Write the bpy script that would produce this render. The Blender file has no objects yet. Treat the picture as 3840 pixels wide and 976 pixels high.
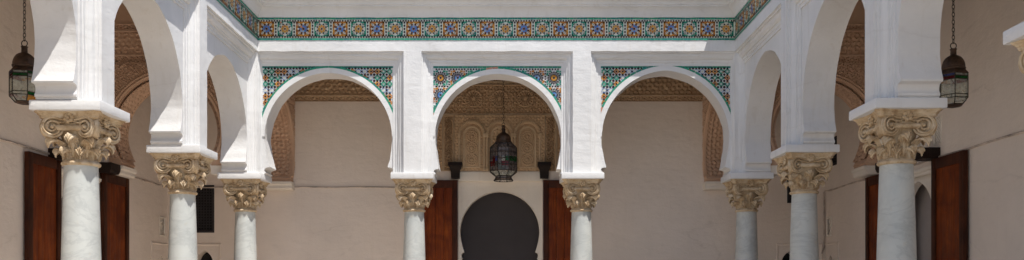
import bpy, bmesh, math, random
import numpy as np
from mathutils import Vector, Matrix
from mathutils.geometry import tessellate_polygon
random.seed(7)
PI = math.pi
R_ = math.radians
sc = bpy.context.scene
COL = sc.collection

# ---------------------------------------------------------------- layout (metres)
D = 11.74                    # front face of the back arcade
XL, XR = -3.38, 2.945        # court faces of the side arcades
RD = 0.125                   # depth of the framed recess
WT = 0.46                    # thickness of the arcade wall
YB = 13.74                   # back wall of the gallery
GL, GR = -5.36, 4.84         # side walls of the gallery
Z_PL0, Z_PL1 = 3.016, 3.097  # impost plate
Z_FR_O, Z_FR_I = 4.71, 4.543
Z_T0, Z_T1 = 4.853, 5.153    # tile frieze
Y_NEAR = 1.5
LS, RS = 2.28, 2.32         # column spacing of the side arcades
LY = [D+.225-LS*i for i in range(4)]
RY = [D+.225-RS*i for i in range(4)]; RY[3]-=.07

# ---------------------------------------------------------------- mesh builder
class MB:
    def __init__(s): s.v=[]; s.f=[]; s.m=[]
    def add(s, vs, fs, m=0):
        b=len(s.v); s.v.extend([tuple(p) for p in vs])
        for f in fs: s.f.append(tuple(b+i for i in f)); s.m.append(m)
        return s
    def box(s, a, b, m=0, bev=0.0):
        x0,y0,z0=[min(a[i],b[i]) for i in range(3)]; x1,y1,z1=[max(a[i],b[i]) for i in range(3)]
        if bev<=0:
            vs=[(x0,y0,z0),(x1,y0,z0),(x1,y1,z0),(x0,y1,z0),(x0,y0,z1),(x1,y0,z1),(x1,y1,z1),(x0,y1,z1)]
            return s.add(vs,[(0,3,2,1),(4,5,6,7),(0,1,5,4),(1,2,6,5),(2,3,7,6),(3,0,4,7)],m)
        bm=bmesh.new(); bmesh.ops.create_cube(bm,size=1)
        for v in bm.verts: v.co=Vector(((x0+x1)/2+v.co.x*(x1-x0),(y0+y1)/2+v.co.y*(y1-y0),(z0+z1)/2+v.co.z*(z1-z0)))
        bmesh.ops.bevel(bm,geom=bm.edges[:],offset=bev,segments=2,affect='EDGES',profile=.6)
        bm.verts.index_update()
        s.add([v.co[:] for v in bm.verts],[[v.index for v in f.verts] for f in bm.faces],m); bm.free(); return s
    def prism(s, loops, mp, w0, w1, m=0):
        """loops: outer + holes in (u,z); mp(u,w,z)->xyz"""
        pts=[p for l in loops for p in l]
        tris=tessellate_polygon([[Vector((p[0],p[1],0)) for p in l] for l in loops])
        n=len(pts); vs=[mp(p[0],w0,p[1]) for p in pts]+[mp(p[0],w1,p[1]) for p in pts]
        fs=[tuple(t) for t in tris]+[tuple(n+i for i in reversed(t)) for t in tris]
        o=0
        for l in loops:
            k=len(l)
            for i in range(k):
                a,b=o+i,o+(i+1)%k; fs.append((a,b,n+b,n+a))
            o+=k
        return s.add(vs,fs,m)
    def poly(s, pts, mp, w, m=0):
        return s.add([mp(p[0],w,p[1]) for p in pts],[tuple(range(len(pts)))],m)
    def lathe(s, prof, n=32, c=(0,0,0), m=0, cap=True, ph=0.0):
        vs=[]
        for r,z in prof:
            for k in range(n):
                a=2*PI*k/n+ph; vs.append((c[0]+r*math.cos(a),c[1]+r*math.sin(a),c[2]+z))
        fs=[]
        for i in range(len(prof)-1):
            for k in range(n):
                k2=(k+1)%n; fs.append((i*n+k,i*n+k2,(i+1)*n+k2,(i+1)*n+k))
        if cap: fs.append(tuple(range(n-1,-1,-1))); fs.append(tuple((len(prof)-1)*n+k for k in range(n)))
        return s.add(vs,fs,m)
    def tube(s, path, r, n=8, m=0, closed=False):
        path=[Vector(p) for p in path]; N=len(path); vs=[]
        up=None
        for i,p in enumerate(path):
            if closed: t=(path[(i+1)%N]-path[i-1])
            else: t=(path[min(i+1,N-1)]-path[max(i-1,0)])
            t.normalize()
            if up is None:
                up=Vector((0,0,1)) if abs(t.z)<.9 else Vector((1,0,0))
            a=t.cross(up).normalized(); b=a.cross(t).normalized(); up=b
            rr=r[i] if isinstance(r,(list,tuple)) else r
            for k in range(n):
                q=2*PI*k/n; vs.append(p+a*rr*math.cos(q)+b*rr*math.sin(q))
        fs=[]
        for i in range(N if closed else N-1):
            j=(i+1)%N
            for k in range(n): k2=(k+1)%n; fs.append((i*n+k,i*n+k2,j*n+k2,j*n+k))
        if not closed: fs.append(tuple(range(n-1,-1,-1))); fs.append(tuple((N-1)*n+k for k in range(n)))
        return s.add(vs,fs,m)
    def strips(s, rows, m=0, closed=False):
        """rows: list of equal-length point rows -> quads"""
        n=len(rows[0]); vs=[p for r in rows for p in r]; fs=[]
        for i in range(len(rows)-1):
            for k in range(n if closed else n-1):
                k2=(k+1)%n; fs.append((i*n+k,i*n+k2,(i+1)*n+k2,(i+1)*n+k))
        return s.add(vs,fs,m)
    def build(s, name, mats, root=None, smooth=None, recalc=True):
        me=bpy.data.meshes.new(name)
        off=Vector((0,0,0))
        p=root
        while p is not None: off+=p.location; p=p.parent
        vs=[(a-off.x,b-off.y,c-off.z) for a,b,c in s.v]
        me.from_pydata(vs,[],s.f)
        if not isinstance(mats,(list,tuple)): mats=[mats]
        for mm in mats: me.materials.append(mm)
        me.polygons.foreach_set('material_index',s.m)
        if recalc:
            bm=bmesh.new(); bm.from_mesh(me); bmesh.ops.recalc_face_normals(bm,faces=bm.faces[:]); bm.to_mesh(me); bm.free()
        if smooth:
            me.polygons.foreach_set('use_smooth',[True]*len(me.polygons)); me.set_sharp_from_angle(angle=R_(smooth))
        me.update()
        o=bpy.data.objects.new(name,me); COL.objects.link(o)
        if root is not None: o.parent=root
        return o

def thing(name, label, cat, loc=(0,0,0), group=None):
    o=bpy.data.objects.new(name,None); COL.objects.link(o); o.location=loc; o.empty_display_size=.2
    return tag(o,label,cat,group)
def tag(o,label,cat,group=None):
    o['label']=label; o['category']=cat; o['kind']='thing'
    if group: o['group']=group
    return o
def dup(root, loc, rotz, label, group=None):
    def cp(o,parent):
        c=o.copy(); COL.objects.link(c); c.parent=parent
        for ch in [x for x in KIDS.get(o.name,[])]: cp(ch,c)
        return c
    global KIDS
    KIDS={}
    for o in bpy.data.objects:
        if o.parent: KIDS.setdefault(o.parent.name,[]).append(o)
    r=cp(root,None); r.location=loc; r.rotation_euler=(0,0,rotz); r['label']=label
    if group: r['group']=group
    return r

# ---------------------------------------------------------------- materials
def new_mat(name):
    m=bpy.data.materials.new(name); m.use_nodes=True
    nt=m.node_tree; b=nt.nodes['Principled BSDF']; return m,nt,b
def nd(nt,t,**kw):
    n=nt.nodes.new(t)
    for k,v in kw.items():
        if k.startswith('i_'): n.inputs[k[2:].replace('_',' ')].default_value=v
        else: setattr(n,k,v)
    return n
def coords(nt, scale=(1,1,1), rnd=False):
    tc=nd(nt,'ShaderNodeTexCoord'); mp=nd(nt,'ShaderNodeMapping'); nt.links.new(tc.outputs['Object'],mp.inputs['Vector'])
    mp.inputs['Scale'].default_value=scale
    if rnd:
        oi=nd(nt,'ShaderNodeObjectInfo'); ml=nd(nt,'ShaderNodeVectorMath',operation='SCALE'); 
        cb=nd(nt,'ShaderNodeCombineXYZ'); nt.links.new(oi.outputs['Random'],cb.inputs[0]); nt.links.new(oi.outputs['Random'],cb.inputs[2])
        nt.links.new(cb.outputs[0],ml.inputs[0]); ml.inputs['Scale'].default_value=37
        nt.links.new(ml.outputs[0],mp.inputs['Location'])
    return mp.outputs['Vector']
def noise(nt,vec,scale,detail=4,rough=.55,dist=0):
    n=nd(nt,'ShaderNodeTexNoise'); n.inputs['Scale'].default_value=scale; n.inputs['Detail'].default_value=detail
    n.inputs['Roughness'].default_value=rough; n.inputs['Distortion'].default_value=dist
    nt.links.new(vec,n.inputs['Vector']); return n.outputs['Fac']
def ramp(nt,fac,stops):
    r=nd(nt,'ShaderNodeValToRGB'); e=r.color_ramp.elements
    while len(e)<len(stops): e.new(.5)
    for i,(p,c) in enumerate(stops): e[i].position=p; e[i].color=(*c,1) if len(c)==3 else c
    nt.links.new(fac,r.inputs['Fac']); return r.outputs['Color']
def mixc(nt,fac,a,b,mode='MIX'):
    m=nd(nt,'ShaderNodeMix',data_type='RGBA',blend_type=mode)
    if isinstance(fac,float): m.inputs[0].default_value=fac
    else: nt.links.new(fac,m.inputs[0])
    for i,x in ((6,a),(7,b)):
        if isinstance(x,tuple): m.inputs[i].default_value=(*x,1)
        else: nt.links.new(x,m.inputs[i])
    return m.outputs[2]
def add_(nt,a,b,wa=1,wb=1):
    m1=nd(nt,'ShaderNodeMath',operation='MULTIPLY'); nt.links.new(a,m1.inputs[0]); m1.inputs[1].default_value=wa
    m2=nd(nt,'ShaderNodeMath',operation='MULTIPLY_ADD'); nt.links.new(b,m2.inputs[0]); m2.inputs[1].default_value=wb; nt.links.new(m1.outputs[0],m2.inputs[2])
    return m2.outputs[0]
def bump(nt,b,h,strength,dist):
    n=nd(nt,'ShaderNodeBump'); n.inputs['Strength'].default_value=strength; n.inputs['Distance'].default_value=dist
    nt.links.new(h,n.inputs['Height']); nt.links.new(n.outputs['Normal'],b.inputs['Normal'])

def plaster(name, base, dirt, rough=.85, bs=.6, dist=.012, stain=.5, crack=.0):
    m,nt,b=new_mat(name); v=coords(nt); vs=coords(nt,(1,1,2.6))
    n1=noise(nt,v,1.3,5,.6); n2=noise(nt,v,9,5,.65); n3=noise(nt,vs,4,4,.55,.4); n4=noise(nt,v,60,3,.6)
    c=ramp(nt,n1,[(.3,base),(.72,tuple(x*(1-stain*.22) for x in base))])
    spots=ramp(nt,n2,[(.62,(0,0,0)),(.78,(1,1,1))])
    f=nd(nt,'ShaderNodeMath',operation='MULTIPLY'); nt.links.new(spots,f.inputs[0]); f.inputs[1].default_value=stain*.6
    c=mixc(nt,f.outputs[0],c,dirt)
    vz=coords(nt,(7,7,.5)); dr=ramp(nt,noise(nt,vz,1.6,5,.65,.6),[(.56,(0,0,0)),(.76,(1,1,1))])
    f2=nd(nt,'ShaderNodeMath',operation='MULTIPLY'); nt.links.new(dr,f2.inputs[0]); f2.inputs[1].default_value=stain*.45
    c=mixc(nt,f2.outputs[0],c,dirt)
    if crack:
        vc=coords(nt,(.55,.55,1.5)); dn=nd(nt,'ShaderNodeTexNoise'); dn.inputs['Scale'].default_value=3.5; dn.inputs['Detail'].default_value=6; nt.links.new(vc,dn.inputs['Vector'])
        ad=nd(nt,'ShaderNodeVectorMath',operation='MULTIPLY_ADD'); nt.links.new(dn.outputs['Color'],ad.inputs[0]); ad.inputs[1].default_value=(.35,.35,.35); nt.links.new(vc,ad.inputs[2])
        vo=nd(nt,'ShaderNodeTexVoronoi',feature='DISTANCE_TO_EDGE'); vo.inputs['Scale'].default_value=.8; nt.links.new(ad.outputs[0],vo.inputs['Vector'])
        cr=ramp(nt,vo.outputs['Distance'],[(.0,(1,1,1)),(.012,(0,0,0))]); mk_=ramp(nt,n1,[(.48,(0,0,0)),(.6,(1,1,1))])
        cm=mixc(nt,1.0,cr,mk_,'MULTIPLY'); f3=nd(nt,'ShaderNodeMath',operation='MULTIPLY'); nt.links.new(cm,f3.inputs[0]); f3.inputs[1].default_value=crack; c=mixc(nt,f3.outputs[0],c,(.26,.20,.16))
    nt.links.new(c,b.inputs['Base Color']); b.inputs['Roughness'].default_value=rough
    h=add_(nt,n3,n2,.8,.8); h=add_(nt,h,n4,1,.18); bump(nt,b,h,bs,dist); return m

M={}
M['white']=plaster('white_limewash',(.725,.72,.71),(.50,.46,.40),.8,.6,.010,.75,crack=.09)
M['gallery']=plaster('gallery_plaster',(.80,.70,.615),(.62,.525,.445),.88,.7,.014,.55,crack=.16)
M['panelwhite']=plaster('portal_plaster',(.80,.73,.64),(.62,.54,.46),.85,.5,.014,.6)
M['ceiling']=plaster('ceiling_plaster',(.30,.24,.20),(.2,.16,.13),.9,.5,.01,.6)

def carved(name,c0,c1):
    m,nt,b=new_mat(name); v=coords(nt); n1=noise(nt,v,2.2,5,.6); n2=noise(nt,v,55,3,.6)
    c=ramp(nt,n1,[(.3,c0),(.7,c1)]); nt.links.new(c,b.inputs['Base Color']); b.inputs['Roughness'].default_value=.9
    bump(nt,b,n2,.5,.006); return m
M['stucco']=carved('carved_stucco',(.56,.39,.24),(.44,.295,.175))
M['stucco_light']=carved('pale_stucco_border',(.58,.43,.28),(.49,.355,.225))
M['stucco_red']=carved('reddish_carved_stucco',(.62,.42,.295),(.51,.33,.22))
M['stucco_dim']=carved('lattice_stucco',(.42,.35,.26),(.33,.26,.18))

def marble(name):
    m,nt,b=new_mat(name); v=coords(nt,(1,1,1),True); vv=coords(nt,(1,1,1.7),True)
    n1=noise(nt,v,2.4,7,.65,.3); w=noise(nt,vv,1.5,9,.68,.7); n3=noise(nt,v,14,5,.6)
    c=ramp(nt,n1,[(.28,(.56,.57,.535)),(.48,(.50,.515,.49)),(.72,(.375,.395,.385))])
    vein=ramp(nt,w,[(.47,(0,0,0)),(.497,(1,1,1)),(.505,(1,1,1)),(.535,(0,0,0))])
    f=nd(nt,'ShaderNodeMath',operation='MULTIPLY'); nt.links.new(vein,f.inputs[0]); f.inputs[1].default_value=.30
    c=mixc(nt,f.outputs[0],c,(.29,.30,.30))
    y=ramp(nt,n3,[(.60,(0,0,0)),(.74,(1,1,1))]); f2=nd(nt,'ShaderNodeMath',operation='MULTIPLY'); nt.links.new(y,f2.inputs[0]); f2.inputs[1].default_value=.35
    c=mixc(nt,f2.outputs[0],c,(.52,.45,.33))
    nt.links.new(c,b.inputs['Base Color']); b.inputs['Roughness'].default_value=.42
    bump(nt,b,n3,.15,.006); return m
M['marble']=marble('veined_marble')
def capstone(name):
    m,nt,b=new_mat(name); v=coords(nt,(1,1,1),True)
    n1=noise(nt,v,7,6,.65,.5); n2=noise(nt,v,40,4,.6); n3=noise(nt,v,17,5,.6,.4)
    c=ramp(nt,n1,[(.30,(.63,.53,.39)),(.5,(.52,.395,.25)),(.70,(.36,.24,.125))])
    d=ramp(nt,n3,[(.50,(0,0,0)),(.64,(1,1,1))]); f=nd(nt,'ShaderNodeMath',operation='MULTIPLY'); nt.links.new(d,f.inputs[0]); f.inputs[1].default_value=.50
    c=mixc(nt,f.outputs[0],c,(.25,.14,.055))
    nt.links.new(c,b.inputs['Base Color']); b.inputs['Roughness'].default_value=.7; bump(nt,b,n2,.35,.006); return m
M['cap']=capstone('weathered_capital_stone')
def wood(name,c0,c1,c2):
    m,nt,b=new_mat(name); v=coords(nt,(22,22,1.1),True); v2=coords(nt,(1,1,1),True)
    n1=noise(nt,v,2.0,6,.65,1.0); n2=noise(nt,v2,3.2,5,.6,.6)
    c=ramp(nt,n1,[(.28,c0),(.52,c1),(.78,c2)])
    d=ramp(nt,n2,[(.36,(0,0,0)),(.64,(1,1,1))]); f=nd(nt,'ShaderNodeMath',operation='MULTIPLY'); nt.links.new(d,f.inputs[0]); f.inputs[1].default_value=.8
    c=mixc(nt,f.outputs[0],c,c0); nt.links.new(c,b.inputs['Base Color']); b.inputs['Roughness'].default_value=.5; b.inputs['Specular IOR Level'].default_value=.14; bump(nt,b,n1,.3,.004); return m
M['wood']=wood('varnished_red_brown_wood',(.085,.014,.004),(.23,.047,.008),(.36,.10,.016))
M['wood_dark']=wood('dark_frame_wood',(.028,.009,.005),(.07,.02,.008),(.12,.035,.012))
M['wood_black']=wood('blackened_wood',(.010,.006,.005),(.022,.012,.009),(.04,.02,.013))
def plain(name,c,rough=.6,metal=0.0,var=.25,scale=8,bmp=.0):
    m,nt,b=new_mat(name); v=coords(nt,(1,1,1),True); n=noise(nt,v,scale,4,.6)
    col=ramp(nt,n,[(.3,tuple(x*(1-var) for x in c)),(.7,tuple(x*(1+var) for x in c))]); nt.links.new(col,b.inputs['Base Color'])
    b.inputs['Roughness'].default_value=rough; b.inputs['Metallic'].default_value=metal
    if bmp: bump(nt,b,n,bmp,.004)
    return m
M['screen']=plain('dark_grey_door_cloth',(.050,.044,.046),.95,0,.08,3)
M['black']=plain('dark_opening',(.012,.011,.011),.9,0,.1)
M['lattice']=plain('dark_lattice_paint',(.018,.014,.016),.6,0,.3)
M['bronze']=plain('tarnished_bronze',(.075,.045,.03),.5,.6,.5,20,.4)
M['iron']=plain('dark_iron',(.03,.024,.02),.55,.6,.3,30)
M['cable']=plain('painted_cable',(.52,.44,.38),.8,0,.4,6)
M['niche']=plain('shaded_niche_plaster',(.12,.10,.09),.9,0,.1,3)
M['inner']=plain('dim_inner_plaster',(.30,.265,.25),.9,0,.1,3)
def glass(name,c,mixv=.45,rough=.1):
    m=bpy.data.materials.new(name); m.use_nodes=True; nt=m.node_tree; nt.nodes.clear()
    out=nd(nt,'ShaderNodeOutputMaterial'); tr=nd(nt,'ShaderNodeBsdfTransparent'); tr.inputs[0].default_value=(*c,1)
    p=nd(nt,'ShaderNodeBsdfPrincipled'); p.inputs['Base Color'].default_value=(*[x*.75 for x in c],1); p.inputs['Roughness'].default_value=rough
    v=coords(nt); n=noise(nt,v,25,3); rm=ramp(nt,n,[(.3,(mixv*.6,)*3),(.7,(mixv*1.3,)*3)])
    mx=nd(nt,'ShaderNodeMixShader'); nt.links.new(rm,mx.inputs[0]); nt.links.new(tr.outputs[0],mx.inputs[1]); nt.links.new(p.outputs[0],mx.inputs[2]); nt.links.new(mx.outputs[0],out.inputs[0]); return m
M['g_clear']=glass('dusty_clear_glass',(.80,.82,.76),.35)
M['g_dim']=glass('sooty_glass',(.36,.31,.29),.35)
M['g_red']=glass('red_glass',(.24,.012,.016),.45)
M['g_green']=glass('green_glass',(.015,.18,.04),.4)
M['g_amber']=glass('amber_glass',(.7,.33,.02),.45)
M['g_blue']=glass('blue_glass',(.12,.14,.42),.45)

def tile(name,c,var=.22,rough=.32):
    m,nt,b=new_mat(name); v=coords(nt); n=noise(nt,v,45,3,.6); n2=noise(nt,v,6,4,.6)
    col=ramp(nt,n,[(.3,tuple(x*(1-var) for x in c)),(.7,tuple(x*(1+var) for x in c))])
    g=ramp(nt,n2,[(.63,(0,0,0)),(.74,(1,1,1))]); f=nd(nt,'ShaderNodeMath',operation='MULTIPLY'); nt.links.new(g,f.inputs[0]); f.inputs[1].default_value=.28
    col=mixc(nt,f.outputs[0],col,(.36,.30,.22))
    nt.links.new(col,b.inputs['Base Color']); b.inputs['Roughness'].default_value=.45; b.inputs['Specular IOR Level'].default_value=.22; return m
TM=[tile('glaze_white',(.60,.62,.53),.1),tile('glaze_black',(.020,.012,.016),.3),tile('glaze_green',(.030,.26,.165)),
    tile('glaze_teal',(.02,.20,.17)),tile('glaze_orange',(.46,.18,.025)),tile('glaze_amber',(.52,.25,.03)),
    tile('glaze_brown',(.30,.105,.03)),tile('glaze_blue',(.075,.20,.46)),tile('glaze_pale_blue',(.25,.36,.50)),tile('glaze_worn_pink',(.45,.22,.15))]
W_,K_,G_,TE_,O_,A_,BR_,B_,PB_,PK_=range(10)
def pick(c):
    r=random.random()
    if c==G_: return G_ if r<.6 else (TE_ if r<.95 else PK_)
    if c==O_: return O_ if r<.5 else (A_ if r<.72 else (BR_ if r<.95 else PK_))
    if c==A_: return A_ if r<.7 else O_
    if c==B_: return B_ if r<.6 else (PB_ if r<.93 else PK_)
    return c

def floor_mat():
    m,nt,b=new_mat('pale_marble_paving'); v=coords(nt)
    br=nd(nt,'ShaderNodeTexBrick'); nt.links.new(v,br.inputs['Vector']); br.offset=0
    br.inputs['Scale'].default_value=1; br.inputs['Brick Width'].default_value=.45; br.inputs['Row Height'].default_value=.45; br.inputs['Mortar Size'].default_value=.006
    br.inputs['Color1'].default_value=(.50,.44,.37,1); br.inputs['Color2'].default_value=(.45,.39,.33,1); br.inputs['Mortar'].default_value=(.3,.26,.22,1)
    n=noise(nt,v,3,5); c=mixc(nt,n,br.outputs['Color'],(.48,.42,.35)); nt.links.new(c,b.inputs['Base Color']); b.inputs['Roughness'].default_value=.5
    return m
M['floor']=floor_mat()
M['gfloor']=plain('gallery_paving',(.78,.67,.55),.5,0,.08,4)

# ---------------------------------------------------------------- frames of reference: (u along, w depth into the gallery, z up)
back=lambda u,w,z:(u,D+w,z)
left=lambda u,w,z:(XL-w,u,z)
right=lambda u,w,z:(XR+w,u,z)
wobble=lambda s,a=.004:a*(math.sin(s*7.3+1.1)+.6*math.sin(s*17.1+.4)+.4*math.sin(s*31.7))

def arch_half(R,zc,ztip,htip,hb,zb,e,n=26):
    """right half of a horseshoe opening from plate top up to the apex (du,z)"""
    pts=[(hb,zb)]
    # small scotia / ovolo moulding under the springing tip
    h=ztip-zb
    d=hb-htip
    pts[0]=(hb-.12*d,zb)
    pts+=[(hb-.14*d,zb+.10*h),(hb-.34*d,zb+.15*h),(hb-.36*d,zb+.28*h),(hb-.16*d,zb+.38*h),(hb-.06*d,zb+.52*h),(hb-.08*d,zb+.66*h),(hb-.22*d,zb+.80*h),(hb-.5*d,zb+.88*h),(htip+.004,zb+.91*h),(htip,ztip)]
    for k in range(1,9):
        t=k/9; z=ztip+(zc-ztip)*t; s=1-t; pts.append((R-(R-htip)*s**1.7,z))
    am=math.acos(e/(R+e))
    for k in range(n+1):
        a=am*k/n; pts.append((-e+(R+e)*math.cos(a),zc+(R+e)*math.sin(a)))
    return pts
def arch_loop(c,R,zc,ztip,htip,hb,zb,e,wob=True):
    h=arch_half(R,zc,ztip,htip,hb,zb,e)
    r=[(c+du,z) for du,z in h]; l=[(c-du,z) for du,z in reversed(h[:-1])]
    out=r+l
    if wob: out=[(u+wobble(z*1.3+u,.004),z+wobble(u*1.1+.7,.004)) for u,z in out]
    return out     # from right plate, over the apex, to the left plate

# carved relief ---------------------------------------------------
def sstep(x,a,b):
    t=np.clip((x-a)/(b-a),0,1); return t*t*(3-2*t)
def q8(x,y,lam):
    K=2*PI/lam; s=0
    for k in range(4): s=s+np.cos(K*(x*math.cos(k*PI/4)+y*math.sin(k*PI/4)))
    return s
def star_relief(x,y,lam):
    q=q8(x,y,lam); return .55*sstep(q,-.6,.5)+.45*(1-sstep(np.abs(q-1.6),.2,.9))
def leaf_relief(x,y,lam):
    K=2*PI/lam
    a=np.sin(K*x+1.3*np.sin(K*y*.5))*np.sin(K*y+1.3*np.sin(K*x*.5)); b=np.sin(K*1.7*(x+y)+2*np.sin(K*.6*x)); return sstep(a+.45*b,-.25,.35)
def grid_relief(mb,mp,u0,u1,z0,z1,res,hf,w,depth,m=0,keep=None):
    nu=max(2,int(round((u1-u0)/res))+1); nz=max(2,int(round((z1-z0)/res))+1)
    U,Z=np.meshgrid(np.linspace(u0,u1,nu),np.linspace(z0,z1,nz))
    H=hf(U,Z)*depth
    vs=[mp(U[j,i],w-H[j,i],Z[j,i]) for j in range(nz) for i in range(nu)]
    fs=[]
    kk=keep(U,Z) if keep else None
    for j in range(nz-1):
        for i in range(nu-1):
            if kk is not None and not (kk[j,i] and kk[j+1,i+1] and kk[j,i+1] and kk[j+1,i]): continue
            a=j*nu+i; fs.append((a,a+1,a+nu+1,a+nu))
    mb.add(vs,fs,m); return mb

# ---------------------------------------------------------------- setting: floor, roof
g=MB(); g.add([(-60,-60,-.012),(60,-60,-.012),(60,60,-.012),(-60,60,-.012)],[(0,1,2,3)])
o=g.build('ground',M['gfloor'],recalc=False); o['kind']='structure'
g=MB(); g.add([(XL-.5,-6,0),(XR+.5,-6,0),(XR+.5,D+.5,0),(XL-.5,D+.5,0)],[(0,1,2,3)])
o=g.build('courtyard_floor',M['floor'],recalc=False); o['kind']='structure'

# ---------------------------------------------------------------- arcades
FRAME=[(0,.004),(.0,.022),(.16,.026),(.17,.046),(.34,.050),(.40,.056),(.50,.074),(.56,.078),(.57,.094),(.76,.098),(.77,.108),(1.0,.110),(1.0,RD+.006)]
def frame(mp,ou0,ou1,iu0,iu1,zo,zi,zb,root):
    mb=MB(); rows=[]
    for a,w in FRAME:
        s_=-.007*(1-a); u0=ou0+s_+(iu0-ou0)*a; u1=ou1-s_+(iu1-ou1)*a; z=zo-s_+(zi-zo)*a
        ns=14
        pts=[(u0,zb+(z-zb)*k/ns) for k in range(ns)]
        pts+=[(u0+(u1-u0)*k/ns,z) for k in range(ns)]
        pts+=[(u1,z+(zb-z)*k/ns) for k in range(ns+1)]
        row=[]
        for i,(u,zz) in enumerate(pts):
            j=0 if a in (0,1.0) else wobble(i*.7+a*3,.0022)
            row.append(mp(u,w+j,zz+ (j if 0<i<len(pts)-1 else 0)))
        rows.append(row)
    mb.strips(rows)
    return mb.build('frame_moulding',M['white'],root,smooth=35,recalc=False)

def band(mp,c,R,zc,e,t0,t1,zmin,w0,w1,n=30,pieces=False):
    """arched strip between offsets t0..t1 outside the intrados, cut off at zmin"""
    mb=MB(); pa=[];pb=[]
    def arc(t):
        RR=R+e+t; am=math.acos(e/RR); zz=max(zmin-zc,-.3); a0=math.asin(max(-1,min(1,zz/RR)))
        h=[(-e+RR*math.cos(a0+(am-a0)*k/n),zc+RR*math.sin(a0+(am-a0)*k/n)) for k in range(n+1)]
        return [(c+u,z) for u,z in h]+[(c-u,z) for u,z in reversed(h[:-1])]
    A,Bq=arc(t0),arc(t1)
    if not pieces:
        rows=[[mp(u,w1,z) for u,z in A],[mp(u,w0,z) for u,z in A],[mp(u,w0,z) for u,z in Bq],[mp(u,w1,z) for u,z in Bq]]
        mb.strips(rows)
    else:
        for i in range(len(A)-1):
            g=.04
            a=Vector(A[i]).lerp(Vector(A[i+1]),g);b=Vector(A[i]).lerp(Vector(A[i+1]),1-g)
            c2=Vector(Bq[i]).lerp(Vector(Bq[i+1]),1-g);d=Vector(Bq[i]).lerp(Vector(Bq[i+1]),g)
            ww=w0+random.uniform(-.0015,.0015)
            mb.poly([a,b,c2,d],mp,ww,pick(G_)); mb.add([mp(a[0],ww,a[1]),mp(b[0],ww,b[1]),mp(b[0],w1,b[1]),mp(a[0],w1,a[1])],[(0,1,2,3)],W_)
            mb.add([mp(d[0],ww,d[1]),mp(c2[0],ww,c2[1]),mp(c2[0],w1,c2[1]),mp(d[0],w1,d[1])],[(0,1,2,3)],W_)
    return mb

def ngon(cx,cy,r,n,ph=0,sx=1,sy=1): return [(cx+r*sx*math.cos(ph+2*PI*k/n),cy+r*sy*math.sin(ph+2*PI*k/n)) for k in range(n)]
def kite(cx,cy,a,r0,r1,wd,mid=.5):
    ca,sa=math.cos(a),math.sin(a); rm=r0+(r1-r0)*mid
    P=[(r0,0),(rm,-wd),(r1,0),(rm,wd)]
    return [(cx+x*ca-y*sa,cy+x*sa+y*ca) for x,y in P]
def star(cx,cy,r0,r1,n,ph=0):
    return [(cx+(r1 if k%2==0 else r0)*math.cos(ph+PI*k/n),cy+(r1 if k%2==0 else r0)*math.sin(ph+PI*k/n)) for k in range(2*n)]

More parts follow.
